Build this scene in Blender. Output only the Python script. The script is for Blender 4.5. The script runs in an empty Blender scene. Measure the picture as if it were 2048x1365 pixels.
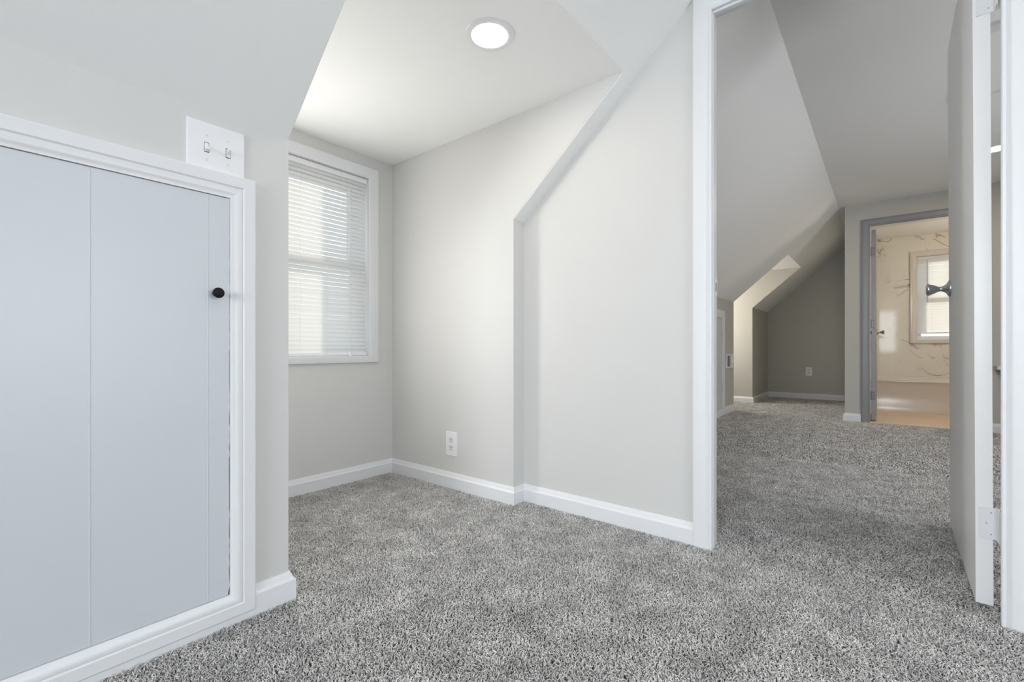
import bpy, bmesh, math, random
import numpy as np
from mathutils import Vector, Matrix

random.seed(7)
SC = bpy.context.scene
COL = SC.collection
PI = math.pi

# ------------------------------------------------------------------ camera
cam_d = bpy.data.cameras.new('camera')
cam = bpy.data.objects.new('camera', cam_d)
COL.objects.link(cam)
cam.location = (0, 0, 0.70)
cam.rotation_euler = (math.radians(90), 0, math.radians(39.02 - 90))
cam_d.sensor_fit = 'HORIZONTAL'
cam_d.sensor_width = 36.0
cam_d.lens = 920.16 / 2048 * 36.0
cam_d.shift_y = 15.82 / 2048
cam_d.clip_start = 0.02
SC.camera = cam

# ------------------------------------------------------------------ view, world, sun, daylight
SC.view_settings.view_transform = 'Standard'
SC.view_settings.look = 'None'
SC.view_settings.exposure = 0.22
SC.view_settings.gamma = 1.0
SC.view_settings.use_curve_mapping = False
SC.cycles.use_denoising = True
SC.cycles.max_bounces = 9
SC.cycles.diffuse_bounces = 6
SC.cycles.glossy_bounces = 4
SC.cycles.transparent_max_bounces = 8
SC.cycles.sample_clamp_indirect = 6.0
SC.cycles.caustics_reflective = False
SC.cycles.caustics_refractive = False

world = bpy.data.worlds.new('world')
SC.world = world
world.use_nodes = True
wn = world.node_tree
wn.nodes.clear()
w_out = wn.nodes.new('ShaderNodeOutputWorld')
w_bg = wn.nodes.new('ShaderNodeBackground')
# pale sky above, paving and roofs below the horizon
w_tc = wn.nodes.new('ShaderNodeTexCoord')
w_sep = wn.nodes.new('ShaderNodeSeparateXYZ')
w_ramp = wn.nodes.new('ShaderNodeValToRGB')
w_map = wn.nodes.new('ShaderNodeMapRange')
w_map.inputs['From Min'].default_value = -1.0
w_map.inputs['From Max'].default_value = 1.0
els = w_ramp.color_ramp.elements
els[0].position, els[0].color = 0.0, (0.30, 0.30, 0.29, 1)
els[1].position, els[1].color = 1.0, (0.55, 0.72, 0.95, 1)
for pos, c in ((0.47, (0.42, 0.41, 0.39, 1)), (0.53, (0.92, 0.95, 1.0, 1))):
    e = els.new(pos)
    e.color = c
wn.links.new(w_tc.outputs['Generated'], w_sep.inputs[0])
wn.links.new(w_sep.outputs['Z'], w_map.inputs['Value'])
wn.links.new(w_map.outputs['Result'], w_ramp.inputs[0])
wn.links.new(w_ramp.outputs['Color'], w_bg.inputs['Color'])
w_bg.inputs['Strength'].default_value = 1.75
wn.links.new(w_bg.outputs[0], w_out.inputs[0])

DEG = math.radians
SUN_STRENGTH = 4.3
sun_d = bpy.data.lights.new('sun', 'SUN')
sun_d.energy = SUN_STRENGTH
sun_d.angle = DEG(0.6)
sun_d.color = (1.0, 0.86, 0.68)
sun = bpy.data.objects.new('sun', sun_d)
COL.objects.link(sun)
sd = Vector((-math.cos(DEG(34.6)) * math.cos(DEG(16)), -math.sin(DEG(34.6)) * math.cos(DEG(16)), -math.sin(DEG(16))))
sun.rotation_euler = sd.to_track_quat('-Z', 'Y').to_euler()
sun.location = (14, 10, 8)


def area(name, loc, direction, sx, sy, watts, color):
    d = bpy.data.lights.new(name, 'AREA')
    d.shape = 'RECTANGLE'
    d.size = sx
    d.size_y = sy
    d.energy = watts
    d.color = color
    o = bpy.data.objects.new(name, d)
    COL.objects.link(o)
    o.location = loc
    o.rotation_euler = Vector(direction).to_track_quat('-Z', 'Y').to_euler()
    return o


# daylight at window panes outside the frame, plus two added fills
YW_ = 2.19
GABLE_W, DORM2_W, FRONT_W, DORM_W, NEAR_W = 80.0, 16.0, 18.0, 7.4, 18.5
area('daylight_gable_window', (-4.10, -0.15, 1.25), (1, 0, 0), 1.45, 1.28, GABLE_W, (0.88, 0.94, 1.0))
area('dormer_side_fill', (.826, YW_ + .035, 1.00), (0, -1, 0), 0.255, 0.62, DORM_W, (1.0, 0.975, 0.925))  # added fill at the unseen bare side pane, brightens the dormer
area('near_front_fill', (0.45, -2.02, 0.98), (0, 1, 0), 1.15, 0.72, NEAR_W, (0.93, 0.965, 1.0))  # added unseen source, brightens the slope and knee wall
area('daylight_front_window', (3.2, -2.02, 0.95), (0, 1, 0), 1.15, 0.75, FRONT_W, (0.93, 0.96, 1.0))
area('daylight_second_dormer_window', (6.12, 2.30, 1.15), (0, -1, 0), 0.62, 0.85, DORM2_W, (1.0, 0.92, 0.80))

LAMP_DORMER, LAMP_ROOM, LAMP_FAR, LAMP_BATH = 45.0, 75.0, 150.0, 59.0

# ------------------------------------------------------------------ materials


def new_mat(name):
    m = bpy.data.materials.new(name)
    m.use_nodes = True
    nt = m.node_tree
    p = nt.nodes['Principled BSDF']
    return m, nt, p


def add_bump(nt, p, scale, strength, detail=3.0, dist=0.002, rough=0.6):
    tc = nt.nodes.new('ShaderNodeTexCoord')
    n = nt.nodes.new('ShaderNodeTexNoise')
    n.inputs['Scale'].default_value = scale
    n.inputs['Detail'].default_value = detail
    n.inputs['Roughness'].default_value = rough
    b = nt.nodes.new('ShaderNodeBump')
    b.inputs['Strength'].default_value = strength
    b.inputs['Distance'].default_value = dist
    nt.links.new(tc.outputs['Object'], n.inputs['Vector'])
    nt.links.new(n.outputs['Fac'], b.inputs['Height'])
    nt.links.new(b.outputs['Normal'], p.inputs['Normal'])
    return tc, n


def paint(name, col, rough, bscale=220, bstr=0.15, var=0.02, spec=0.5):
    m, nt, p = new_mat(name)
    p.inputs['Roughness'].default_value = rough
    p.inputs['Specular IOR Level'].default_value = spec
    tc, n = add_bump(nt, p, bscale, bstr)
    n2 = nt.nodes.new('ShaderNodeTexNoise')
    n2.inputs['Scale'].default_value = 2.5
    n2.inputs['Detail'].default_value = 4
    r = nt.nodes.new('ShaderNodeMix')
    r.data_type = 'RGBA'
    r.inputs['A'].default_value = (*[c * (1 - var) for c in col], 1)
    r.inputs['B'].default_value = (*[min(1, c * (1 + var)) for c in col], 1)
    nt.links.new(tc.outputs['Object'], n2.inputs['Vector'])
    nt.links.new(n2.outputs['Fac'], r.inputs['Factor'])
    nt.links.new(r.outputs['Result'], p.inputs['Base Color'])
    return m


def plain(name, col, rough=0.5, metal=0.0, bscale=None, bstr=0.05, spec=0.5):
    m, nt, p = new_mat(name)
    p.inputs['Base Color'].default_value = (*col, 1)
    p.inputs['Roughness'].default_value = rough
    p.inputs['Metallic'].default_value = metal
    p.inputs['Specular IOR Level'].default_value = spec
    if bscale:
        add_bump(nt, p, bscale, bstr)
    return m


M = {}
M['wall'] = paint('greige_wall_paint', (0.64, 0.638, 0.628), 0.55, 260, 0.10)
M['wall_shaded'] = paint('greige_wall_paint_shade_darkened', (0.50, 0.49, 0.455), 0.6, 260, 0.10)  # same greige paint, darkened to carry the far room's dimmer light
M['ceiling'] = paint('white_ceiling_paint', (0.885, 0.89, 0.885), 0.75, 70, 0.22, 0.01)
M['trim'] = paint('white_trim_gloss', (0.755, 0.765, 0.785), 0.36, 60, 0.04, 0.01, 0.35)
M['panel'] = paint('cool_white_panel_paint', (0.605, 0.636, 0.672), 0.38, 90, 0.10, 0.015)
M['shade_grey_trim'] = paint('white_trim_shade_grey', (0.25, 0.255, 0.27), 0.35, 60, 0.05, 0.02)  # white trim whose shade is put into a grey base colour
M['door'] = paint('white_door_gloss', (0.85, 0.855, 0.86), 0.34, 30, 0.05, 0.01)
M['plastic'] = plain('white_plastic', (0.82, 0.825, 0.84), 0.28)
M['plastic_dim'] = plain('white_plastic_receptacle', (0.72, 0.73, 0.74), 0.35)
M['slot'] = plain('dark_slot', (0.05, 0.05, 0.05), 0.6)
M['black'] = plain('black_knob_finish', (0.007, 0.007, 0.008), 0.55, 0, None, 0, 0.2)
M['dark'] = plain('dark_gap_shade', (0.06, 0.055, 0.05), 0.9)
M['nickel'] = plain('brushed_nickel', (0.52, 0.53, 0.54), 0.24, 1.0, 300, 0.03)
M['brass'] = plain('aged_brass', (0.42, 0.33, 0.22), 0.3, 1.0)
M['pewter'] = plain('dull_pewter', (0.20, 0.19, 0.19), 0.4, 0.8)
M['tub'] = plain('white_enamel', (0.66, 0.63, 0.60), 0.18)
M['louvre'] = plain('grey_louvre_metal', (0.22, 0.22, 0.23), 0.5)
M['siding'] = plain('pale_siding', (0.62, 0.55, 0.46), 0.8, 0, 40, 0.3)


def emit(name, col, strength):
    m = bpy.data.materials.new(name)
    m.use_nodes = True
    nt = m.node_tree
    nt.nodes.clear()
    o = nt.nodes.new('ShaderNodeOutputMaterial')
    e = nt.nodes.new('ShaderNodeEmission')
    e.inputs['Color'].default_value = (*col, 1)
    e.inputs['Strength'].default_value = strength
    nt.links.new(e.outputs[0], o.inputs[0])
    return m


def mat_slat():
    m = bpy.data.materials.new('white_blind_slat')
    m.use_nodes = True
    nt = m.node_tree
    nt.nodes.clear()
    o = nt.nodes.new('ShaderNodeOutputMaterial')
    d = nt.nodes.new('ShaderNodeBsdfDiffuse')
    d.inputs['Color'].default_value = (0.84, 0.84, 0.83, 1)
    t = nt.nodes.new('ShaderNodeBsdfTranslucent')
    t.inputs['Color'].default_value = (0.82, 0.83, 0.83, 1)
    g = nt.nodes.new('ShaderNodeBsdfGlossy')
    g.inputs['Roughness'].default_value = 0.35
    a = nt.nodes.new('ShaderNodeMixShader')
    a.inputs[0].default_value = 0.42
    b = nt.nodes.new('ShaderNodeMixShader')
    b.inputs[0].default_value = 0.05
    nt.links.new(d.outputs[0], a.inputs[1])
    nt.links.new(t.outputs[0], a.inputs[2])
    nt.links.new(a.outputs[0], b.inputs[1])
    nt.links.new(g.outputs[0], b.inputs[2])
    nt.links.new(b.outputs[0], o.inputs[0])
    return m


M['slat'] = mat_slat()


def mat_glass():
    m = bpy.data.materials.new('window_glass')
    m.use_nodes = True
    nt = m.node_tree
    nt.nodes.clear()
    o = nt.nodes.new('ShaderNodeOutputMaterial')
    t = nt.nodes.new('ShaderNodeBsdfTransparent')
    t.inputs['Color'].default_value = (0.95, 0.97, 0.96, 1)
    g = nt.nodes.new('ShaderNodeBsdfGlossy')
    g.inputs['Roughness'].default_value = 0.01
    x = nt.nodes.new('ShaderNodeMixShader')
    x.inputs[0].default_value = 0.07
    nt.links.new(t.outputs[0], x.inputs[1])
    nt.links.new(g.outputs[0], x.inputs[2])
    nt.links.new(x.outputs[0], o.inputs[0])
    return m


M['glass'] = mat_glass()


def mat_carpet():
    m, nt, p = new_mat('grey_frieze_yarn')
    p.inputs['Roughness'].default_value = 0.95
    p.inputs['Specular IOR Level'].default_value = 0.1
    geo = nt.nodes.new('ShaderNodeNewGeometry')
    ramp = nt.nodes.new('ShaderNodeValToRGB')
    ramp.color_ramp.elements[0].position = 0.0
    ramp.color_ramp.elements[0].color = (0.30, 0.287, 0.274, 1)
    ramp.color_ramp.elements[1].position = 1.0
    ramp.color_ramp.elements[1].color = (0.76, 0.745, 0.73, 1)
    e = ramp.color_ramp.elements.new(0.35)
    e.color = (0.56, 0.545, 0.53, 1)
    nt.links.new(geo.outputs['Random Per Island'], ramp.inputs[0])
    tc = nt.nodes.new('ShaderNodeTexCoord')
    n = nt.nodes.new('ShaderNodeTexNoise')
    n.inputs['Scale'].default_value = 9.0
    n.inputs['Detail'].default_value = 7.0
    n.inputs['Roughness'].default_value = 0.62
    mr = nt.nodes.new('ShaderNodeMapRange')
    mr.inputs['From Min'].default_value = 0.3
    mr.inputs['From Max'].default_value = 0.7
    mr.inputs['To Min'].default_value = 0.78
    mr.inputs['To Max'].default_value = 1.30
    mul = nt.nodes.new('ShaderNodeMix')
    mul.data_type = 'RGBA'
    mul.blend_type = 'MULTIPLY'
    mul.inputs['Factor'].default_value = 1.0
    nt.links.new(tc.outputs['Object'], n.inputs['Vector'])
    nt.links.new(n.outputs['Fac'], mr.inputs['Value'])
    nt.links.new(ramp.outputs['Color'], mul.inputs['A'])
    nt.links.new(mr.outputs['Result'], mul.inputs['B'])
    nt.links.new(mul.outputs['Result'], p.inputs['Base Color'])
    return m


M['carpet'] = mat_carpet()
M['backing'] = plain('carpet_backing', (0.16, 0.15, 0.145), 1.0, 0, 400, 0.5)


def mat_marble():
    m, nt, p = new_mat('white_veined_marble_tile')
    p.inputs['Roughness'].default_value = 0.06
    p.inputs['Specular IOR Level'].default_value = 0.22
    tc = nt.nodes.new('ShaderNodeTexCoord')
    sep = nt.nodes.new('ShaderNodeSeparateXYZ')
    nt.links.new(tc.outputs['Object'], sep.inputs[0])
    comb = nt.nodes.new('ShaderNodeCombineXYZ')
    off = nt.nodes.new('ShaderNodeVectorMath')
    off.operation = 'ADD'
    off.inputs[1].default_value = (0.36, -0.292, 0)
    nt.links.new(sep.outputs['Y'], comb.inputs['X'])
    nt.links.new(sep.outputs['Z'], comb.inputs['Y'])
    nt.links.new(comb.outputs[0], off.inputs[0])
    br = nt.nodes.new('ShaderNodeTexBrick')
    br.offset = 0.5
    br.inputs['Color1'].default_value = (0, 0, 0, 1)
    br.inputs['Color2'].default_value = (1, 1, 1, 1)
    br.inputs['Mortar'].default_value = (0.5, 0.5, 0.5, 1)
    br.inputs['Scale'].default_value = 1.0
    br.inputs['Mortar Size'].default_value = 0.0016
    br.inputs['Mortar Smooth'].default_value = 0.1
    br.inputs['Brick Width'].default_value = 0.58
    br.inputs['Row Height'].default_value = 0.2855
    nt.links.new(off.outputs[0], br.inputs['Vector'])
    # every tile takes its own cut of the stone
    sc = nt.nodes.new('ShaderNodeVectorMath')
    sc.operation = 'SCALE'
    sc.inputs['Scale'].default_value = 9.0
    nt.links.new(br.outputs['Color'], sc.inputs[0])
    add = nt.nodes.new('ShaderNodeVectorMath')
    add.operation = 'ADD'
    nt.links.new(sc.outputs[0], add.inputs[0])
    nt.links.new(tc.outputs['Object'], add.inputs[1])
    warp = nt.nodes.new('ShaderNodeTexNoise')
    warp.inputs['Scale'].default_value = 2.6
    warp.inputs['Detail'].default_value = 6
    nt.links.new(add.outputs[0], warp.inputs['Vector'])
    v = nt.nodes.new('ShaderNodeTexNoise')
    v.inputs['Scale'].default_value = 1.7
    v.inputs['Detail'].default_value = 5
    v.inputs['Distortion'].default_value = 1.3
    nt.links.new(add.outputs[0], v.inputs['Vector'])
    sub = nt.nodes.new('ShaderNodeMath')
    sub.operation = 'SUBTRACT'
    sub.inputs[1].default_value = 0.5
    nt.links.new(v.outputs['Fac'], sub.inputs[0])
    ab = nt.nodes.new('ShaderNodeMath')
    ab.operation = 'ABSOLUTE'
    nt.links.new(sub.outputs[0], ab.inputs[0])
    ramp = nt.nodes.new('ShaderNodeValToRGB')
    ramp.color_ramp.elements[0].position = 0.0
    ramp.color_ramp.elements[0].color = (0.22, 0.19, 0.16, 1)
    ramp.color_ramp.elements[1].position = 0.03
    ramp.color_ramp.elements[1].color = (0.78, 0.76, 0.72, 1)
    e = ramp.color_ramp.elements.new(0.010)
    e.color = (0.60, 0.56, 0.51, 1)
    nt.links.new(ab.outputs[0], ramp.inputs[0])
    mask = nt.nodes.new('ShaderNodeMapRange')
    mask.inputs['From Min'].default_value = 0.46
    mask.inputs['From Max'].default_value = 0.60
    nt.links.new(warp.outputs['Fac'], mask.inputs['Value'])
    mx = nt.nodes.new('ShaderNodeMix')
    mx.data_type = 'RGBA'
    mx.inputs['A'].default_value = (0.77, 0.75, 0.71, 1)
    nt.links.new(mask.outputs['Result'], mx.inputs['Factor'])
    nt.links.new(ramp.outputs['Color'], mx.inputs['B'])
    gr = nt.nodes.new('ShaderNodeMix')
    gr.data_type = 'RGBA'
    gr.inputs['B'].default_value = (0.86, 0.83, 0.78, 1)
    nt.links.new(br.outputs['Fac'], gr.inputs['Factor'])
    nt.links.new(mx.outputs['Result'], gr.inputs['A'])
    nt.links.new(gr.outputs['Result'], p.inputs['Base Color'])
    return m


M['marble'] = mat_marble()


def mat_wood():
    m, nt, p = new_mat('light_oak_planks')
    p.inputs['Roughness'].default_value = 0.4
    tc = nt.nodes.new('ShaderNodeTexCoord')
    mp = nt.nodes.new('ShaderNodeMapping')
    mp.inputs['Rotation'].default_value = (0, 0, PI / 2)
    nt.links.new(tc.outputs['Object'], mp.inputs['Vector'])
    br = nt.nodes.new('ShaderNodeTexBrick')
    br.offset = 0.37
    br.inputs['Color1'].default_value = (0.78, 0.60, 0.43, 1)
    br.inputs['Color2'].default_value = (0.86, 0.69, 0.51, 1)
    br.inputs['Mortar'].default_value = (0.45, 0.33, 0.22, 1)
    br.inputs['Scale'].default_value = 1.0
    br.inputs['Mortar Size'].default_value = 0.001
    br.inputs['Brick Width'].default_value = 1.2
    br.inputs['Row Height'].default_value = 0.16
    nt.links.new(mp.outputs[0], br.inputs['Vector'])
    mp2 = nt.nodes.new('ShaderNodeMapping')
    mp2.inputs['Scale'].default_value = (40, 2.2, 1)
    nt.links.new(tc.outputs['Object'], mp2.inputs['Vector'])
    n = nt.nodes.new('ShaderNodeTexNoise')
    n.inputs['Scale'].default_value = 1.0
    n.inputs['Detail'].default_value = 5
    nt.links.new(mp2.outputs[0], n.inputs['Vector'])
    mx = nt.nodes.new('ShaderNodeMix')
    mx.data_type = 'RGBA'
    mx.blend_type = 'MULTIPLY'
    mx.inputs['Factor'].default_value = 0.35
    nt.links.new(br.outputs['Color'], mx.inputs['A'])
    nt.links.new(n.outputs['Color'], mx.inputs['B'])
    nt.links.new(mx.outputs['Result'], p.inputs['Base Color'])
    return m


M['wood'] = mat_wood()

# ------------------------------------------------------------------ mesh helpers


def link(name, bm, mat, parent=None, smooth=None, recalc=True):
    if recalc:
        bmesh.ops.recalc_face_normals(bm, faces=bm.faces)
    me = bpy.data.meshes.new(name)
    bm.to_mesh(me)
    bm.free()
    me.materials.append(M[mat] if isinstance(mat, str) else mat)
    if smooth is not None:
        me.polygons.foreach_set('use_smooth', [True] * len(me.polygons))
        me.set_sharp_from_angle(angle=DEG(smooth))
    o = bpy.data.objects.new(name, me)
    COL.objects.link(o)
    if parent is not None:
        o.parent = parent
    return o


def box(bm, x0, x1, y0, y1, z0, z1):
    v = [bm.verts.new(p) for p in ((x0, y0, z0), (x1, y0, z0), (x1, y1, z0), (x0, y1, z0),
                                   (x0, y0, z1), (x1, y0, z1), (x1, y1, z1), (x0, y1, z1))]
    for f in ((0, 3, 2, 1), (4, 5, 6, 7), (0, 1, 5, 4), (1, 2, 6, 5), (2, 3, 7, 6), (3, 0, 4, 7)):
        bm.faces.new([v[i] for i in f])
    return v


def bevel_all(bm, w, seg=2):
    bmesh.ops.bevel(bm, geom=bm.edges[:], offset=w, segments=seg, profile=0.7, affect='EDGES')


def prism(bm, pts, axis, a0, a1):
    def mk(u, v, a):
        return {'x': (a, u, v), 'y': (u, a, v), 'z': (u, v, a)}[axis]
    A = [bm.verts.new(mk(u, v, a0)) for u, v in pts]
    B = [bm.verts.new(mk(u, v, a1)) for u, v in pts]
    bm.faces.new(A)
    bm.faces.new(list(reversed(B)))
    n = len(pts)
    for i in range(n):
        bm.faces.new([A[i], B[i], B[(i + 1) % n], A[(i + 1) % n]])


def lathe(bm, prof, mat4, n=32):
    """prof = list of (r, h) along local +Z, placed by mat4"""
    rings = []
    for r, h in prof:
        if r < 1e-6:
            rings.append([bm.verts.new(mat4 @ Vector((0, 0, h)))])
        else:
            rings.append([bm.verts.new(mat4 @ Vector((r * math.cos(2 * PI * k / n), r * math.sin(2 * PI * k / n), h))) for k in range(n)])
    for a, b in zip(rings[:-1], rings[1:]):
        if len(a) == 1 and len(b) == 1:
            continue
        for k in range(n):
            k2 = (k + 1) % n
            if len(a) == 1:
                bm.faces.new([a[0], b[k], b[k2]])
            elif len(b) == 1:
                bm.faces.new([a[k], a[k2], b[0]])
            else:
                bm.faces.new([a[k], a[k2], b[k2], b[k]])
    for ring in (rings[0], rings[-1]):
        if len(ring) > 1:
            try:
                bm.faces.new(ring)
            except ValueError:
                pass


def along(direction, origin):
    q = Vector((0, 0, 1)).rotation_difference(Vector(direction))
    return Matrix.Translation(Vector(origin)) @ q.to_matrix().to_4x4()


def sweep(bm, path, frame, prof, closed_ends=True):
    """path: list of (point, u_axis, v_axis): prof (u, v) placed at each station"""
    rows = []
    for P, U, V in path:
        P, U, V = Vector(P), Vector(U), Vector(V)
        rows.append([bm.verts.new(P + U * u + V * v) for u, v in prof])
    n = len(prof)
    for a, b in zip(rows[:-1], rows[1:]):
        for i in range(n):
            j = (i + 1) % n
            bm.faces.new([a[i], b[i], b[j], a[j]])
    if closed_ends:
        bm.faces.new(rows[0])
        bm.faces.new(list(reversed(rows[-1])))


def structure(o, label=None, cat=None):
    o['kind'] = 'structure'
    if label:
        o['label'] = label
    if cat:
        o['category'] = cat
    return o


def tag(o, label, cat, group=None, kind=None):
    o['label'] = label
    o['category'] = cat
    if group:
        o['group'] = group
    if kind:
        o['kind'] = kind
    return o


def thing(name, loc, label, cat, group=None):
    o = bpy.data.objects.new(name, None)
    o.empty_display_size = 0.05
    COL.objects.link(o)
    o.location = loc
    return tag(o, label, cat, group)


def adopt(child, parent):
    """parent a world-space mesh under an unrotated Empty"""
    child.parent = parent
    child.matrix_parent_inverse = Matrix.Translation(parent.location).inverted()
    return child


# ------------------------------------------------------------------ dimensions (metres)
XK, XQ, XP, XPB = 0.608, 1.615, 1.693, 1.736      # dormer left edge, dormer right cheek, door wall, its far face
YK, YW = 1.30, 2.19                               # knee wall, dormer window wall
ZK, ZD, ZC = 1.285, 1.75, 2.09                    # knee-wall top, dormer ceiling, flat ceiling
S1 = 0.87
YC = YK - (ZC - ZK) / S1                          # crease between slope and flat ceiling
YD = YK - (ZD - ZK) / S1
XG = -4.00                                        # gable wall behind the camera
YB = -0.95                                        # where the other slope starts
YF = -1.95                                        # opposite knee wall
sl1 = lambda y: ZK + S1 * (YK - y)
YK2, ZK2, ZD2 = 1.335, 1.235, 1.703
YC2 = 0.355
S2 = (ZC - ZK2) / (YK2 - YC2)
sl2 = lambda y: ZK2 + S2 * (YK2 - y)
YD2 = YK2 - (ZD2 - ZK2) / S2
X2A, X2B = 5.65, 6.605                            # dormer of the far room
XB, XFAR = 5.53, 7.60                             # bathroom front wall, far wall
YBL = 0.303                                       # left corner of the bathroom box
XT = 7.37                                         # tiled wall
ZBC = 2.07
OY0, OY1, OZ = -0.239, 0.472, 1.888               # doorway between the rooms

# ------------------------------------------------------------------ floor and ceilings
bm = bmesh.new()
box(bm, XG - .3, XB, YF - .1, 2.45, -0.10, -0.012)
box(bm, XB, XFAR + .1, YBL - .1, 2.45, -0.10, -0.012)
structure(link('floor', bm, 'backing'))

bm = bmesh.new()
box(bm, XB + 0.02, XT + .1, -1.3, YBL - .05, -0.10, 0.0)
structure(link('floor_bathroom', bm, 'wood'))


def slab_poly(bm, pts, th=0.06):
    """ceiling polygon (world points), thickened upward"""
    A = [bm.verts.new(p) for p in pts]
    B = [bm.verts.new((p[0], p[1], p[2] + th)) for p in pts]
    bm.faces.new(A)
    bm.faces.new(list(reversed(B)))
    n = len(pts)
    for i in range(n):
        bm.faces.new([A[i], B[i], B[(i + 1) % n], A[(i + 1) % n]])


def slope_pts(sl, x0, x1, y0, y1):
    return [(x0, y0, sl(y0)), (x1, y0, sl(y0)), (x1, y1, sl(y1)), (x0, y1, sl(y1))]


bm = bmesh.new()
slab_poly(bm, slope_pts(sl1, XG, XK - .002, YC, YK + .12))
slab_poly(bm, slope_pts(sl1, XQ + .002, XP + .03, YC, YK + .12))
slab_poly(bm, slope_pts(sl1, XK - .002, XQ + .002, YC, YD))
structure(link('ceiling_slope', bm, 'ceiling'))
bm = bmesh.new()
box(bm, XK - .04, XQ + .04, YD, YW + .2, ZD, ZD + .06)
structure(link('ceiling_dormer', bm, 'ceiling'))
bm = bmesh.new()
box(bm, XG, XP + .03, YB, YC, ZC, ZC + .06)
structure(link('ceiling_flat', bm, 'ceiling'))
bm = bmesh.new()
slab_poly(bm, [(XG, YF - .1, 1.36), (XP + .03, YF - .1, 1.36), (XP + .03, YB, ZC), (XG, YB, ZC)])
structure(link('ceiling_slope_front', bm, 'ceiling'))

bm = bmesh.new()
slab_poly(bm, slope_pts(sl2, XP + .03, X2A - .002, YC2, YK2 + .12))
slab_poly(bm, slope_pts(sl2, X2B + .002, XFAR + .05, YC2, YK2 + .12))
slab_poly(bm, slope_pts(sl2, X2A - .002, X2B + .002, YC2, YD2))
structure(link('ceiling_slope_far_room', bm, 'ceiling'))
bm = bmesh.new()
box(bm, XP + .03, XFAR + .05, YB, YC2, ZC, ZC + .06)
structure(link('ceiling_flat_far_room', bm, 'ceiling'))
bm = bmesh.new()
slab_poly(bm, [(XP + .03, YF - .1, 1.36), (XB + .1, YF - .1, 1.36), (XB + .1, YB, ZC), (XP + .03, YB, ZC)])
structure(link('ceiling_slope_front_far_room', bm, 'ceiling'))
bm = bmesh.new()
box(bm, X2A - .05, X2B + .05, YD2, 2.35, ZD2, ZD2 + .06)
structure(link('ceiling_dormer_far_room', bm, 'ceiling'))
bm = bmesh.new()
box(bm, XB + .1, XT + .1, -1.3, YBL - .1, ZBC, ZBC + .04)
structure(link('ceiling_bathroom', bm, 'ceiling'))

# ------------------------------------------------------------------ walls, near room
bm = bmesh.new()                                   # knee wall left of the dormer, with the hatch opening
box(bm, 0.460, XK, YK, YK + .10, -.012, ZK + .004)
structure(link('wall_left', bm, 'wall'))
for nm, a in (('wall_left_beyond_hatch', (XG, -0.36, -.012, ZK + .004)), ('wall_left_above_hatch', (-0.36, 0.460, 1.080, ZK + .004)),
              ('wall_left_below_hatch', (-0.36, 0.460, -.012, 0.070))):
    bm = bmesh.new()
    box(bm, a[0], a[1], YK, YK + .10, a[2], a[3])
    structure(link(nm, bm, 'wall'))
bm = bmesh.new()
prism(bm, [(YK + .1, -.012), (YW + .2, -.012), (YW + .2, ZD + .03), (YD, ZD + .03), (YD, ZD + .004), (YK, ZK + .004), (YK + .1, ZK + .004)], 'x', XK - .08, XK)
structure(link('wall_dormer_left', bm, 'wall'))
bm = bmesh.new()
prism(bm, [(YK, -.012), (YW + .2, -.012), (YW + .2, ZD + .03), (YD, ZD + .03), (YD, ZD + .004), (YK, ZK + .004)], 'x', XQ, XP + .02)
structure(link('wall_dormer_right', bm, 'wall'))

WX0, WX1, WZ0, WZ1 = 0.690, 1.456, 0.660, 1.628     # window opening
bm = bmesh.new()
J = .012
box(bm, XK - .05, WX0 - J, YW, YW + .20, -.012, ZD + .03)
box(bm, WX1 + J, XQ + .05, YW, YW + .20, -.012, ZD + .03)
box(bm, WX0 - J, WX1 + J, YW, YW + .20, -.012, WZ0 - J)
box(bm, WX0 - J, WX1 + J, YW, YW + .20, WZ1 + J, ZD + .03)
structure(link('wall_back', bm, 'wall'))

bm = bmesh.new()                                   # door wall
W0, W1, WZ = OY0 - .016, OY1 + .016, OZ + .016
PW = [(W1, -.012), (YK + .1, -.012), (YK + .1, sl1(YK + .1) + .03), (W1, sl1(W1) + .03)]
prism(bm, PW, 'x', XP, XPB)
prism(bm, [(W0, WZ), (W1, WZ), (W1, sl1(W1) + .03), (YC, ZC + .03), (W0, ZC + .03)], 'x', XP, XPB)
prism(bm, [(YF, -.012), (W0, -.012), (W0, ZC + .03), (YB, ZC + .03), (YF, 1.25)], 'x', XP, XPB)
structure(link('wall_right', bm, 'wall'))

bm = bmesh.new()                                   # gable wall behind the camera, window opening
GX0, GX1 = XG - .12, XG
prism(bm, [(YF - .1, -.012), (-.9, -.012), (-.9, ZC + .05), (YB, ZC + .05), (YF - .1, 1.2)], 'x', GX0, GX1)
prism(bm, [(.6, -.012), (YK + .1, -.012), (YK + .1, ZK), (.6, ZC + .02)], 'x', GX0, GX1)
box(bm, GX0, GX1, -.9, .6, -.012, .60)
box(bm, GX0, GX1, -.9, .6, 1.90, ZC + .05)
structure(link('wall_gable', bm, 'wall'))
bm = bmesh.new()
box(bm, XG - .1, -.15, YF - .1, YF, -.012, 1.36)
box(bm, 1.05, 2.6, YF - .1, YF, -.012, 1.36)
box(bm, -.15, 1.05, YF - .1, YF, -.012, .60)
box(bm, -.15, 1.05, YF - .1, YF, 1.35, 1.36)
box(bm, 3.8, XB + .1, YF - .1, YF, -.012, 1.36)
box(bm, 2.6, 3.8, YF - .1, YF, -.012, 0.55)
box(bm, 2.6, 3.8, YF - .1, YF, 1.35, 1.36)
structure(link('wall_front', bm, 'wall'))

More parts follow.
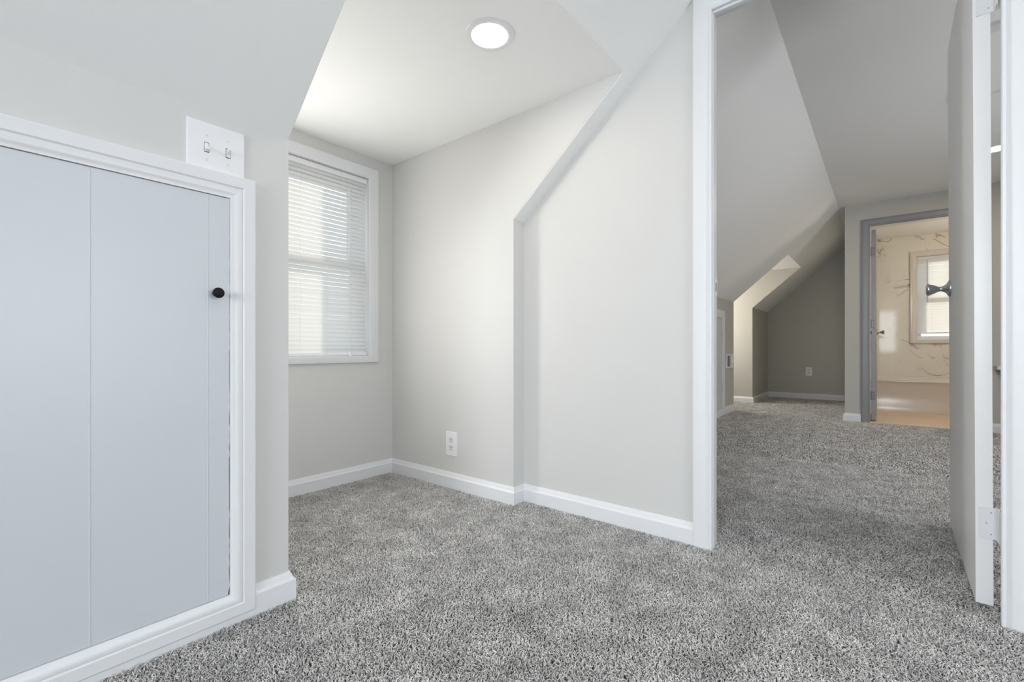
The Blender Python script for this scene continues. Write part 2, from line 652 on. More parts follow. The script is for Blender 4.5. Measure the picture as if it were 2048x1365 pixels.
# ------------------------------------------------------------------ walls, far room and bathroom
bm = bmesh.new()
box(bm, XPB, X2A, YK2, YK2 + .1, -.012, ZK2 + .004)
structure(link('wall_far_room_left', bm, 'wall_shaded'))
bm = bmesh.new()
box(bm, X2B, XFAR + .05, YK2, YK2 + .1, -.012, ZK2 + .004)
structure(link('wall_far_room_left_beyond_dormer', bm, 'wall_shaded'))
for nm, xa, xb in (('wall_far_dormer_left', X2A - .08, X2A), ('wall_far_dormer_right', X2B, X2B + .08)):
    bm = bmesh.new()
    prism(bm, [(YK2 + .1, -.012), (2.35, -.012), (2.35, ZD2 + .03), (YD2, ZD2 + .03), (YD2, ZD2 + .004), (YK2, ZK2 + .004), (YK2 + .1, ZK2 + .004)], 'x', xa, xb)
    structure(link(nm, bm, 'wall_shaded'))
bm = bmesh.new()                                   # its window wall (never in view) with an opening
box(bm, X2A, 5.80, 2.20, 2.35, -.012, ZD2)
box(bm, 6.44, X2B, 2.20, 2.35, -.012, ZD2)
box(bm, 5.80, 6.44, 2.20, 2.35, -.012, .70)
box(bm, 5.80, 6.44, 2.20, 2.35, 1.60, ZD2)
structure(link('wall_far_dormer_back', bm, 'wall_shaded'))
bm = bmesh.new()
prism(bm, [(YBL - .1, -.012), (YK2 + .1, -.012), (YK2 + .1, sl2(YK2 + .1) + .03), (YC2, ZC + .03), (YBL - .1, ZC + .03)], 'x', XFAR, XFAR + .1)
structure(link('wall_far', bm, 'wall_shaded'))

BY0, BY1, BZ = -0.60, 0.108, 1.862                   # bathroom doorway
bm = bmesh.new()
box(bm, XB, XB + .10, BY1 + .016, YBL, -.012, ZC + .03)
box(bm, XB, XB + .10, BY0 - .016, BY1 + .016, BZ + .016, ZC + .03)
prism(bm, [(YF, -.012), (BY0 - .016, -.012), (BY0 - .016, ZC + .03), (YB, ZC + .03), (YF, 1.25)], 'x', XB, XB + .10)
structure(link('wall_bathroom_front', bm, 'wall_shaded'))
bm = bmesh.new()
box(bm, XB + .10, XFAR, YBL - .10, YBL, -.012, ZC + .03)
structure(link('wall_bathroom_left', bm, 'wall_shaded'))
bm = bmesh.new()
box(bm, XB + .10, XT + .12, -1.36, -1.26, -.012, ZC + .03)
structure(link('wall_bathroom_right', bm, 'wall_shaded'))
BW0, BW1, BWZ0, BWZ1 = -0.96, -0.300, 0.812, 1.806   # bathroom window opening
bm = bmesh.new()
box(bm, XT, XT + .14, BW1 + J, YBL - .1, -.012, ZBC + .01)
box(bm, XT, XT + .14, -1.26, BW0 - J, -.012, ZBC + .01)
box(bm, XT, XT + .14, BW0 - J, BW1 + J, -.012, BWZ0 - J)
box(bm, XT, XT + .14, BW0 - J, BW1 + J, BWZ1 + J, ZBC + .01)
structure(link('wall_bathroom_back', bm, 'marble'))
bm = bmesh.new()                                   # outer skin above and behind the bathroom tiles
box(bm, XT + .02, XT + .14, -1.36, YBL - .1, ZBC, ZC + .08)
structure(link('wall_bathroom_back_upper', bm, 'wall_shaded'))

# ------------------------------------------------------------------ baseboards
BB = [(0, -.012), (.0150, -.012), (.0150, .0530), (.0140, .0550), (.0112, .0575), (.0092, .0600),
      (.0082, .0640), (.0070, .0675), (.0045, .0725), (.0030, .0765), (0, .0765)]


def baseboard(name, pts, frm, to, mat='trim', prof=BB):
    """pts: wall line, room on the right of travel; segment frm..to of it, mitred at corners"""
    bm = bmesh.new()
    P = [Vector((x, y, 0)) for x, y in pts]
    n = len(P)
    nrm = []
    for i in range(n - 1):
        d = (P[i + 1] - P[i]).normalized()
        nrm.append(Vector((d.y, -d.x, 0)))
    st = []
    for i in range(frm, to + 1):
        if i == 0:
            m = nrm[0]
        elif i == n - 1:
            m = nrm[-1]
        else:
            m = (nrm[i - 1] + nrm[i])
            m = m / m.dot(nrm[i])
        st.append((P[i], m, Vector((0, 0, 1))))
    sweep(bm, st, None, prof)
    return structure(link(name, bm, mat, smooth=25))


L1 = [(0.5135, YK), (XK, YK), (XK, YW), (XQ, YW), (XQ, YK), (XP, YK), (XP, 0.531)]
baseboard('baseboard_left', L1, 0, 1)
baseboard('baseboard_dormer_left', L1, 1, 2)
baseboard('baseboard_back', L1, 2, 3)
baseboard('baseboard_dormer_right', L1, 3, 4)
baseboard('baseboard_jog', L1, 4, 5)
baseboard('baseboard_right', L1, 5, 6)
L2 = [(5.226, YK2), (X2A, YK2), (X2A, 2.20), (X2B, 2.20), (X2B, YK2), (XFAR, YK2), (XFAR, YBL)]
baseboard('baseboard_far_room_left', L2, 0, 1)
baseboard('baseboard_far_dormer_left', L2, 1, 2)
baseboard('baseboard_far_dormer_right', L2, 3, 4)
baseboard('baseboard_far_room_beyond_dormer', L2, 4, 5)
baseboard('baseboard_far', L2, 5, 6)
L3 = [(XFAR, YBL), (XB, YBL), (XB, 0.178)]
baseboard('baseboard_bathroom_left', L3, 0, 1)
baseboard('baseboard_bathroom_front', L3, 1, 2)
baseboard('baseboard_bathroom_front_right', [(XB, BY0 - .075), (XB, YF)], 0, 1)

# ------------------------------------------------------------------ casings


def casing(bm, corners, normal, prof, closed):
    """corners: inner corners in order (world), all in one plane; prof u = outward from opening, v = off the wall"""
    C = [Vector(c) for c in corners]
    N = Vector(normal)
    n = len(C)
    segs = n if closed else n - 1
    cen = sum(C, Vector()) / n
    out = []
    for i in range(segs):
        d = (C[(i + 1) % n] - C[i]).normalized()
        o = d.cross(N)
        if o.dot((C[i] + C[(i + 1) % n]) / 2 - cen) < 0:
            o = -o
        out.append(o)
    st = []
    for i in range(n):
        if closed:
            a, b = out[i - 1], out[i]
        elif i == 0:
            a = b = out[0]
        elif i == n - 1:
            a = b = out[-1]
        else:
            a, b = out[i - 1], out[i]
        m = a + b
        m = m / m.dot(b)
        st.append((C[i], m, N))
    if closed:
        st.append(st[0])
    sweep(bm, st, None, prof, closed_ends=not closed)


# casing round the knee-wall hatch
HX0, HX1, HZ0, HZ1 = -0.355, 0.4575, 0.0745, 1.0835
PROF_HATCH = [(0, 0), (0, .0085), (.0045, .0098), (.0100, .0130), (.0150, .0152), (.0205, .0165), (.0245, .0160),
              (.0262, .0142), (.0280, .0155), (.0298, .0175), (.0550, .0175), (.0575, .0160), (.0575, 0)]
bm = bmesh.new()
casing(bm, [(HX0, YK, HZ0), (HX0, YK, HZ1), (HX1, YK, HZ1), (HX1, YK, HZ0)], (0, -1, 0), PROF_HATCH, True)
hc = structure(link('trim_1', bm, 'trim', smooth=28), 'white moulded casing framing the low knee wall hatch', 'trim')
bm = bmesh.new()
box(bm, HX0 - .05, 0.5185, YK - .0145, YK + .001, -.012, 0.0172)
bevel_all(bm, .001, 1)
structure(link('trim_2', bm, 'trim'), 'thin white strip under the hatch casing at the carpet', 'trim')

# doorway casing, jambs, stops and head
PROF_DOOR = [(0, 0), (0, .0100), (.002, .0118), (.007, .0120), (.009, .0105), (.0115, .0120), (.016, .0155), (.021, .0172),
             (.056, .0180), (.060, .0172), (.062, .0150), (.062, 0)]
bm = bmesh.new()
casing(bm, [(XP, OY1 - .0032, -.012), (XP, OY1 - .0032, OZ - .0042), (XP, OY0 + .010, OZ - .0042), (XP, OY0 + .010, -.012)], (-1, 0, 0), PROF_DOOR, False)
dc = structure(link('trim_3', bm, 'trim', smooth=28), 'white casing around the open doorway between the rooms', 'trim')
bm = bmesh.new()
box(bm, XP + .001, XPB + .013, OY1 - .002, OY1 + .016, -.012, OZ + .016)
box(bm, XP - .002, XPB + .002, OY0 - .016, OY0, -.012, OZ + .016)
box(bm, XP + .001, XPB + .004, OY0, OY1 - .002, OZ - .003, OZ + .016)
link('jamb', bm, 'trim', dc)
bm = bmesh.new()
box(bm, XP + .002, XP + .022, OY1 - .006, OY1 - .001, -.012, OZ - .004)
box(bm, XP + .002, XP + .022, OY0, OY0 + .005, -.012, OZ)
box(bm, XP + .002, XP + .022, OY0 + .005, OY1 - .006, OZ - .012, OZ - .002)
bevel_all(bm, .0015, 2)
link('door_stop', bm, 'trim', dc)
bm = bmesh.new()                                   # strike plate on the left jamb
prism(bm, [(1.7235, .893), (1.7255, .890), (1.7465, .890), (1.7505, .893), (1.7505, .950), (1.7465, .953), (1.7255, .953), (1.7235, .950)], 'y', OY1 - .0036, OY1 - .002)
sp = link('strike_plate', bm, 'plastic', dc)
bm = bmesh.new()
prism(bm, [(1.732, .905), (1.740, .905), (1.740, .936), (1.732, .936)], 'y', OY1 - .0039, OY1 - .0024)
link('latch_hole', bm, 'slot', sp)

# ------------------------------------------------------------------ knee-wall hatch (access door)
hatch = thing('access_door', (0.05, YK, HZ0), 'low white access door with black knob in knee wall under light switch', 'hatch door', 'knee wall access doors')
bm = bmesh.new()
rng = random.Random(3)
zs = [HZ0 + .0012 + (HZ1 - .002 - HZ0 - .0012) * k / 90 for k in range(91)]
front = YK - .0052
edge = []
for k, z in enumerate(zs):                          # the slightly ragged latch edge leaves a gap that opens towards the floor
    t = 1 - k / 90
    g = .0006 + .0011 * min(1, t * 1.5) + rng.uniform(-.0005, .0004)
    if rng.random() < .16:
        g = .0002
    if k < 2:
        g = .0045 - .002 * k
    edge.append((HX1 - g, z))
poly = [(HX0 + .002, zs[0])] + edge + [(HX0 + .002, zs[-1])]
prism(bm, poly, 'y', front, YK + .014)
adopt(link('panel', bm, 'panel'), hatch)
for xs, wd in ((0.192, .0042), (0.409, .0034)):     # caulked joints between the boards
    bm = bmesh.new()
    nz = 150
    rows = []
    for k in range(nz + 1):
        z = HZ0 + .002 + (HZ1 - HZ0 - .004) * k / nz
        w = wd * (.75 + .45 * rng.random())
        h = .0009 * (.35 + .8 * rng.random())
        dx = rng.uniform(-.0004, .0004)
        rows.append([bm.verts.new((xs - w / 2 + dx, front + .0002, z)), bm.verts.new((xs - w / 5 + dx, front - h, z)),
                     bm.verts.new((xs + w / 5 + dx, front - h * .8, z)), bm.verts.new((xs + w / 2 + dx, front + .0002, z))])
    for a, b in zip(rows[:-1], rows[1:]):
        for i in range(3):
            bm.faces.new([a[i], a[i + 1], b[i + 1], b[i]])
    adopt(link('board_seam', bm, 'panel', smooth=60), hatch)
bm = bmesh.new()
lathe(bm, [(.0065, 0), (.0060, .004), (.0052, .010), (.0058, .014), (.0095, .0175), (.0122, .0205), (.0130, .0235),
           (.0122, .0265), (.0090, .0288), (.0045, .0298), (0, .0301)], along((0, -1, 0), (.4245, front, .838)), 36)
kn = adopt(link('knob', bm, 'black', smooth=50), hatch)
kn['label'] = 'small round black knob'
bm = bmesh.new()                                   # dark board behind the hatch, cavity shade put into its colour
box(bm, HX0 - .02, HX1 + .02, YK + .10, YK + .14, 0, 1.12)
structure(link('wall_hatch_backing', bm, 'dark'))

# ------------------------------------------------------------------ double light switch
sw = thing('light_switch', (.428, YK, 1.1985), 'white double toggle switch plate above the access door', 'light switch')
bm = bmesh.new()
box(bm, .3645, .4915, YK - .0065, YK, 1.1405, 1.2570)
bmesh.ops.bevel(bm, geom=[e for e in bm.edges if all(v.co.y < YK - .005 for v in e.verts)], offset=.003, segments=3, profile=.6, affect='EDGES')
adopt(link('cover_plate', bm, 'plastic', smooth=30), sw)
for i, xc in enumerate((.4055, .4530)):
    bm = bmesh.new()
    box(bm, xc - .0052, xc + .0052, YK - .0071, YK - .006, 1.1835, 1.2075)
    rim = adopt(link('toggle_slot', bm, 'slot', smooth=30), sw)
    bm = bmesh.new()
    box(bm, xc - .0044, xc + .0044, YK - .0080, YK - .006, 1.1850, 1.2060)
    up = -1 if i == 0 else 1
    z0 = 1.1955
    v = box(bm, xc - .0038, xc + .0038, YK - .0195, YK - .007, z0 - .0045, z0 + .0045)
    for q in v:
        if q.co.y < YK - .015:
            q.co.z = z0 + (q.co.z - z0) * .7 + (-.0055 if i == 0 else .0075)
            q.co.x = xc + (q.co.x - xc) * .85
    bevel_all(bm, .0006, 2)
    adopt(link('toggle', bm, 'plastic', smooth=40), sw)
    for zz in (1.1655, 1.2255):
        bm = bmesh.new()
        lathe(bm, [(.0030, 0), (.0030, .0004), (.0024, .0010), (0, .0012)], along((0, -1, 0), (xc, YK - .0064, zz)), 16)
        adopt(link('screw', bm, 'plastic_dim', smooth=40), sw)

# ------------------------------------------------------------------ outlets


def outlet(name, loc, rz, label):
    """faces local -Y"""
    o = thing(name, loc, label, 'outlet', 'wall outlets')
    o.rotation_euler = (0, 0, rz)
    bm = bmesh.new()
    box(bm, -.0385, .0385, -.006, 0, -.0605, .0605)
    bmesh.ops.bevel(bm, geom=[e for e in bm.edges if all(v.co.y < -.005 for v in e.verts)], offset=.003, segments=3, profile=.6, affect='EDGES')
    link('cover_plate', bm, 'plastic', o, 30)
    for zc in (.0195, -.0195):
        bm = bmesh.new()
        pts = []
        for k in range(28):
            a = 2 * PI * k / 28
            pts.append((.0172 * math.cos(a), zc + max(-.0138, min(.0138, .0172 * math.sin(a)))))
        prism(bm, pts, 'y', -.0072, -.0055)
        r = link('receptacle', bm, 'plastic_dim', o)
        for sx, hh in ((-.0064, .0042), (.0064, .0034)):
            bm = bmesh.new()
            box(bm, sx - .0012, sx + .0012, -.0076, -.0070, zc + .0045 - hh, zc + .0045 + hh)
            link('slot', bm, 'slot', r)
        bm = bmesh.new()
        lathe(bm, [(.0027, 0), (.0027, .0005), (0, .0006)], along((0, -1, 0), (0, -.0070, zc - .0075)), 14)
        link('ground_hole', bm, 'slot', r)
    bm = bmesh.new()
    lathe(bm, [(.003, 0), (.003, .0006), (.0022, .0012), (0, .0013)], along((0, -1, 0), (0, -.0058, 0)), 14)
    link('screw', bm, 'plastic_dim', o, 40)
    return o


outlet('wall_outlet', (XQ, 1.6995, .2205), -PI / 2, 'white duplex outlet low on the wall right of the blind-covered window')
outlet('wall_outlet', (XFAR, .823, .385), -PI / 2, 'distant white duplex outlet on the dark far wall beyond the doorway')

# ------------------------------------------------------------------ recessed ceiling lights


def downlight(loc, label, strength, col, r_out=.0825, r_in=.0595, group='recessed ceiling lights'):
    o = thing('downlight', loc, label, 'ceiling light', group)
    bm = bmesh.new()
    lathe(bm, [(r_out, 0), (r_out, -.0015), (r_out - .002, -.0032), (r_in + .008, -.0045), (r_in + .002, -.0040), (r_in, -.0020), (r_in, 0)], Matrix(), 56)
    link('trim_ring', bm, 'plastic', o, 40)
    bm = bmesh.new()
    lathe(bm, [(r_in, -.0010), (r_in - .0005, -.0026), (r_in * .7, -.0034), (0, -.0038)], Matrix(), 48)
    link('lens', bm, emit('lit_lens', col, strength), o, 60)
    return o


downlight((1.148, 1.026, ZD), 'glowing white recessed light in the dormer ceiling before the window', LAMP_DORMER, (1.0, 0.90, 0.76))
downlight((4.59, -.600, ZC), 'far room recessed ceiling light seen through gap behind the open door', LAMP_FAR, (1.0, 0.80, 0.58))
downlight((2.45, -.80, ZC), 'added unseen ceiling light brightening the far room near the doorway', LAMP_FAR * .8, (1.0, 0.95, 0.88))  # added out of view to brighten the far room by the door
downlight((0.30, .05, ZC), 'recessed ceiling light in near room above the camera', LAMP_ROOM, (0.97, 0.97, 1.0))
vl = thing('added_bath_light', (6.1, -1.26, 1.50), 'added unseen three globe light on the bathroom side wall', 'wall light')  # added out of view to brighten the bathroom ceiling and tiles
bm = bmesh.new()
box(bm, 5.85, 6.35, -1.262, -1.235, 1.46, 1.54)
bevel_all(bm, .004, 2)
adopt(link('backplate', bm, 'nickel', smooth=40), vl)
for gx in (5.93, 6.10, 6.27):
    bm = bmesh.new()
    lathe(bm, [(.014, 0), (.014, .03), (.022, .034), (.022, .045)], along((0, 1, 0), (gx, -1.236, 1.50)), 20)
    arm = adopt(link('arm', bm, 'nickel', smooth=40), vl)
    bm = bmesh.new()
    bmesh.ops.create_uvsphere(bm, u_segments=20, v_segments=12, radius=.052, matrix=Matrix.Translation((gx, -1.15, 1.50)))
    link('globe', bm, emit('lit_globe', (1.0, 0.85, 0.67), LAMP_BATH), arm, 60)

# ------------------------------------------------------------------ dormer window and its blind
w1 = bpy.data.objects.new('window_1', None)
COL.objects.link(w1)
w1.location = (1.11, YW, WZ0)
structure(w1, 'white double hung dormer window behind closed blinds', 'window')
bm = bmesh.new()
PROF_WIN = [(0, 0), (0, .012), (.002, .0140), (.052, .0160), (.0555, .0150), (.0570, .0125), (.0570, 0)]
casing(bm, [(WX0, YW, WZ0 + .003), (WX0, YW, WZ1), (WX1, YW, WZ1), (WX1, YW, WZ0 + .003)], (0, -1, 0), PROF_WIN, True)
for v in bm.verts:                                  # the bottom board is narrower
    if v.co.z < WZ0:
        v.co.z = WZ0 + (v.co.z - WZ0) * .62
adopt(link('casing', bm, 'trim', smooth=30), w1)
bm = bmesh.new()
box(bm, WX0 - .012, WX0, YW - .001, YW + .19, WZ0 - .012, WZ1 + .012)
box(bm, WX1, WX1 + .012, YW - .001, YW + .19, WZ0 - .012, WZ1 + .012)
box(bm, WX0, WX1, YW - .001, YW + .19, WZ0 - .012, WZ0)
box(bm, WX0, WX1, YW - .001, YW + .19, WZ1, WZ1 + .012)
adopt(link('window_jamb', bm, 'trim'), w1)
WM0, WM1 = 0.960, 0.988                             # bar beside the added bare side pane, unseen, put in to light the dormer
bm = bmesh.new()
box(bm, WM0, WM1, YW - .004, YW + .19, WZ0, WZ1)
adopt(link('added_mullion', bm, 'trim'), w1)
for nm, xa, xb, ya, za, zb in (('lower_sash', WM1, WX1, YW + .075, WZ0, 1.175), ('upper_sash', WM1, WX1, YW + .110, 1.135, WZ1),
                               ('added_side_light', WX0, WM0, YW + .075, WZ0, WZ1)):
    bm = bmesh.new()
    fw = .045 if nm != 'added_side_light' else .03
    box(bm, xa, xa + fw, ya, ya + .032, za, zb)
    box(bm, xb - fw, xb, ya, ya + .032, za, zb)
    box(bm, xa + fw, xb - fw, ya, ya + .032, za, za + fw)
    box(bm, xa + fw, xb - fw, ya, ya + .032, zb - fw, zb)
    s = adopt(link(nm, bm, 'trim'), w1)
    bm = bmesh.new()
    box(bm, xa + fw, xb - fw, ya + .014, ya + .018, za + fw, zb - fw)
    g = link('pane', bm, 'glass', s)


def blind(name, label, x0, x1, ztop, zbot, ymid, pitch, tilt, wand_x, group='mini blinds'):
    """local frame: width along X, room side -Y; built at origin, y = 0 is the slat plane"""
    o = thing(name, (0, 0, 0), label, 'window blind', group)
    bm = bmesh.new()
    box(bm, x0, x1, -.014, .012, ztop - .026, ztop)
    bevel_all(bm, .0018, 2)
    link('headrail', bm, 'plastic', o, 40)
    bm = bmesh.new()
    wd = .0255
    z = ztop - .032
    n = 0
    while z > zbot + .022:
        pr = []
        for k in range(6):
            t = k / 5 - .5
            a = wd * t
            c = .0016 * (1 - 4 * t * t)
            # inner edge low
            yy = a * math.cos(tilt) - c * math.sin(tilt)
            zz = a * math.sin(tilt) + c * math.cos(tilt)
            pr.append((yy, zz))
        dz = random.uniform(-.0006, .0006)
        sk = random.uniform(-.0008, .0008)
        A = [bm.verts.new((x0 + .003, y, z + q + dz)) for y, q in pr]
        B = [bm.verts.new((x1 - .003, y, z + q + dz + sk)) for y, q in pr]
        for k in range(5):
            bm.faces.new([A[k], B[k], B[k + 1], A[k + 1]])
        z -= pitch
        n += 1
    link('slats', bm, 'slat', o, 60, recalc=False)
    bm = bmesh.new()
    box(bm, x0 + .001, x1 - .001, -.013, .011, zbot, zbot + .016)
    bevel_all(bm, .003, 3)
    link('bottom_rail', bm, 'plastic', o, 40)
    for t in (.2, .5, .8):
        bm = bmesh.new()
        xc = x0 + (x1 - x0) * t
        for yy in (-.0135, .0125):
            box(bm, xc - .0007, xc + .0007, yy - .0005, yy + .0005, zbot + .01, ztop - .02)
        link('ladder_cord', bm, 'plastic', o)
    return o


def wand(o, x, ztop, length, mat):
    bm = bmesh.new()
    lathe(bm, [(.0022, 0), (.0028, -length * .5), (.0030, -length), (0, -length - .002)], Matrix.Translation((x, -.021, ztop)), 10)
    link('tilt_wand', bm, mat, o, 40)


def pull_cord(o, x, ztop, length):
    bm = bmesh.new()
    k = 0
    z = 0
    while z < length:                               # twisted pair of cord
        m4 = Matrix.Translation((x + .0009 * math.sin(z * 300), -.0185 + .0009 * math.cos(z * 300), ztop - z))
        lathe(bm, [(.0012, 0), (.0015, -.004), (.0012, -.008)], m4, 6)
        z += .0085
        k += 1
    c = link('pull_cord', bm, 'plastic', o, 60)
    bm = bmesh.new()
    lathe(bm, [(.0025, 0), (.0050, -.004), (.0075, -.020), (.0078, -.026), (.006, -.029), (0, -.029)], Matrix.Translation((x + .003, -.0185, ztop - length + .012)), 14)
    link('tassel', bm, 'plastic', c, 40)


b1 = blind('window_blind', 'white mini blind in the dormer window at the left', WM1 + .003, WX1 - .003, WZ1 - .003, WZ0 + .004, 0, .0215, DEG(61), 0)
pull_cord(b1, 1.345, WZ1 - .028, .925)
b1.location = (0, YW + .020, 0)

# ------------------------------------------------------------------ the open door between the rooms
d1 = bpy.data.objects.new('door_1', None)
COL.objects.link(d1)
d1.location = (1.757, -.228, 0)
d1.rotation_euler = (DEG(-.22), 0, DEG(-.55))
structure(d1, 'white flush door standing open into the far room', 'door')
bm = bmesh.new()                                    # local: leaf runs along +X, visible face at y = +.036
box(bm, 0, .713, .003, .037, .015, 1.868)
bevel_all(bm, .0015, 2)
link('leaf', bm, 'door', d1, 40)


def knob_set(parent, x, y, z, direction, mat, s=1.0):
    bm = bmesh.new()
    m4 = along(direction, (x, y, z))
    lathe(bm, [(.0315 * s, 0), (.0318 * s, .003 * s), (.0300 * s, .006 * s), (.0240 * s, .0085 * s), (.0170 * s, .0125 * s), (.0125 * s, .018 * s),
               (.0095 * s, .024 * s), (.0088 * s, .029 * s), (.0100 * s, .034 * s), (.0150 * s, .043 * s), (.0200 * s, .053 * s), (.0228 * s, .060 * s),
               (.0232 * s, .064 * s), (.0215 * s, .0675 * s), (.016 * s, .0695 * s), (0, .0702 * s)], m4, 40)
    return link('door_knob', bm, mat, parent, 50)


k1 = knob_set(d1, .648, .037, .930, (0, 1, 0), 'nickel')
k1['label'] = 'brushed nickel flared door knob'
k2 = knob_set(d1, .648, .003, .930, (0, -1, 0), 'nickel')
k2['label'] = 'brushed nickel flared door knob'
for zc in (.234, 1.640):
    bm = bmesh.new()
    box(bm, -.0016, .0004, -.010, .031, zc - .042, zc + .042)
    bevel_all(bm, .0006, 1)
    hg = link('hinge', bm, 'trim', d1)
    bm = bmesh.new()
    for k in range(5):
        za = zc - .042 + k * .0168
        lathe(bm, [(.0055, .0006), (.0060, .0014), (.0060, .0154), (.0055, .0162)], Matrix.Translation((-.004, -.0165, za)), 14)
    link('knuckles', bm, 'trim', hg, 40)
    bm = bmesh.new()
    for k in range(3):
        lathe(bm, [(.0013, 0), (.0013, .0003), (0, .0004)], along((-1, 0, 0), (-.0016, (.007, .016, .007)[k], zc + (-.029, 0, .029)[k])), 10)
    link('screws', bm, 'slot', hg, 40)
    bm = bmesh.new()                                # jamb leaf, folded against the jamb
    box(bm, -.034, -.003, -.0065, -.0035, zc - .042, zc + .042)
    link('jamb_leaf', bm, 'trim', hg)

# ------------------------------------------------------------------ far room: hatch, vent, ceiling panel, shelf
ah = thing('access_door', (5.0, YK2, .02), 'small far room access door on the left wall just past the doorway', 'hatch door', 'knee wall access doors')
bm = bmesh.new()
box(bm, 4.46, 5.140, YK2 - .004, YK2 - .0005, .075, 1.020)
adopt(link('panel', bm, 'panel'), ah)
bm = bmesh.new()
casing(bm, [(4.455, YK2, .070), (4.455, YK2, 1.024), (5.145, YK2, 1.024), (5.145, YK2, .070)], (0, -1, 0),
       [(0, 0), (0, .009), (.012, .014), (.05, .016), (.078, .016), (.080, 0)], True)
box(bm, 4.38, 5.225, YK2 - .014, YK2, -.012, 0.0)
structure(link('trim_4', bm, 'trim', smooth=28), 'white casing around the small far room access door', 'trim')
for zc in (.25, .82):
    bm = bmesh.new()
    lathe(bm, [(.005, 0), (.005, .06)], Matrix.Translation((5.1425, YK2 - .012, zc)), 10)
    adopt(link('hinge', bm, 'trim', smooth=40), ah)

vt = thing('wall_vent', (5.45, YK2, .49), 'small white wall register with grey louvres right of the far access door', 'vent')
bm = bmesh.new()
vx0, vx1, vz0, vz1 = 5.31, 5.595, .490, .645
box(bm, vx0, vx0 + .022, YK2 - .014, YK2, vz0, vz1)
box(bm, 5.460, vx1, YK2 - .014, YK2, vz0, vz1)
box(bm, vx0 + .022, 5.460, YK2 - .014, YK2, vz0, vz0 + .018)
box(bm, vx0 + .022, 5.460, YK2 - .014, YK2, vz1 - .018, vz1)
adopt(link('frame', bm, 'plastic'), vt)
bm = bmesh.new()
for k in range(7):
    z = vz0 + .024 + k * .0175
    v = box(bm, vx0 + .022, 5.460, YK2 - .010, YK2 - .002, z, z + .004)
    for q in v[:]:
        if q.co.y < YK2 - .005:
            q.co.z -= .006
adopt(link('louvres', bm, 'louvre'), vt)
bm = bmesh.new()
box(bm, vx0 + .02, 5.462, YK2 - .0018, YK2 - .0002, vz0 + .016, vz1 - .016)
adopt(link('duct_opening', bm, 'louvre'), vt)
bm = bmesh.new()
box(bm, 5.52, 5.527, YK2 - .022, YK2 - .012, .545, .585)
bevel_all(bm, .001, 1)
adopt(link('damper_lever', bm, 'plastic'), vt)

hp = thing('attic_hatch', (3.2, -.62, ZC), 'flat white attic hatch in the far ceiling seen over the door hinge gap', 'ceiling hatch')
bm = bmesh.new()
box(bm, 2.87, 3.54, -.89, -.35, ZC - .006, ZC)
adopt(link('hatch_panel', bm, 'ceiling'), hp)
bm = bmesh.new()
for a in ((2.81, 2.87, -.95, -.29), (3.54, 3.56, -.95, -.29), (2.87, 3.54, -.31, -.29), (2.87, 3.54, -.95, -.89)):
    box(bm, a[0], a[1], a[2], a[3], ZC - .014, ZC)
adopt(link('hatch_trim', bm, 'trim'), hp)

ws = thing('wall_shelf', (XB, -.9, .53), 'little white bracketed ledge glimpsed through the slot beside the right casing', 'shelf')
bm = bmesh.new()
box(bm, XB - .10, XB, -1.15, -.718, .528, .556)
bevel_all(bm, .003, 2)
adopt(link('shelf_board', bm, 'trim', smooth=40), ws)
bm = bmesh.new()
prism(bm, [(XB, .40), (XB, .528), (XB - .085, .528), (XB - .085, .515), (XB - .03, .485), (XB - .018, .40)], 'y', -.80, -.765)
adopt(link('bracket', bm, 'trim'), ws)

# ------------------------------------------------------------------ bathroom doorway, door, window, tub
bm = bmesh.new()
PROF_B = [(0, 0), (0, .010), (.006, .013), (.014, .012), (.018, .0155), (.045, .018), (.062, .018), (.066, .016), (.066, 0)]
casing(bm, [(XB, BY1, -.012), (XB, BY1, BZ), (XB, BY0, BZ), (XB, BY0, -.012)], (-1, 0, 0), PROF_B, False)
bc = structure(link('trim_5', bm, 'shade_grey_trim', smooth=28), 'white casing with shade in its grey colour around the bathroom doorway', 'trim')
bm = bmesh.new()
box(bm, XB - .008, XB + .108, BY1, BY1 + .016, -.012, BZ + .016)
box(bm, XB - .008, XB + .108, BY0 - .016, BY0, -.012, BZ + .016)
box(bm, XB - .008, XB + .108, BY0, BY1, BZ, BZ + .016)
link('jamb', bm, 'trim', bc)
bm = bmesh.new()
box(bm, XB - .01, XB + .07, BY0, BY1, -.01, .006)
bevel_all(bm, .002, 1)
link('threshold', bm, 'wood', bc)

d2 = bpy.data.objects.new('door_2', None)
COL.objects.link(d2)
d2.location = (XB + .105, .101, 0)
structure(d2, 'bathroom door opened inward, with shade put into its grey colour', 'door')
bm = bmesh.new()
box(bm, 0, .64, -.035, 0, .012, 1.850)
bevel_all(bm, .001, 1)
lf = link('leaf', bm, 'shade_grey_trim', d2)
knob_set(d2, .585, -.035, .875, (0, -1, 0), 'brass', .9)
knob_set(d2, .585, 0, .875, (0, 1, 0), 'brass', .9)
for zc in (1.640, .940, .250):
    bm = bmesh.new()
    box(bm, -.002, .0005, -.030, .001, zc - .042, zc + .042)
    hg = link('hinge', bm, 'pewter', d2)
    bm = bmesh.new()
    lathe(bm, [(.006, 0), (.006, .084)], Matrix.Translation((-.005, .004, zc - .042)), 12)
    link('knuckle', bm, 'pewter', hg, 40)
    bm = bmesh.new()
    for k in range(3):
        lathe(bm, [(.004, 0), (.004, .0006), (0, .0009)], along((-1, 0, 0), (-.002, (-.014, -.022, -.014)[k], zc + (-.03, 0, .03)[k])), 10)
    link('screws', bm, 'slot', hg)

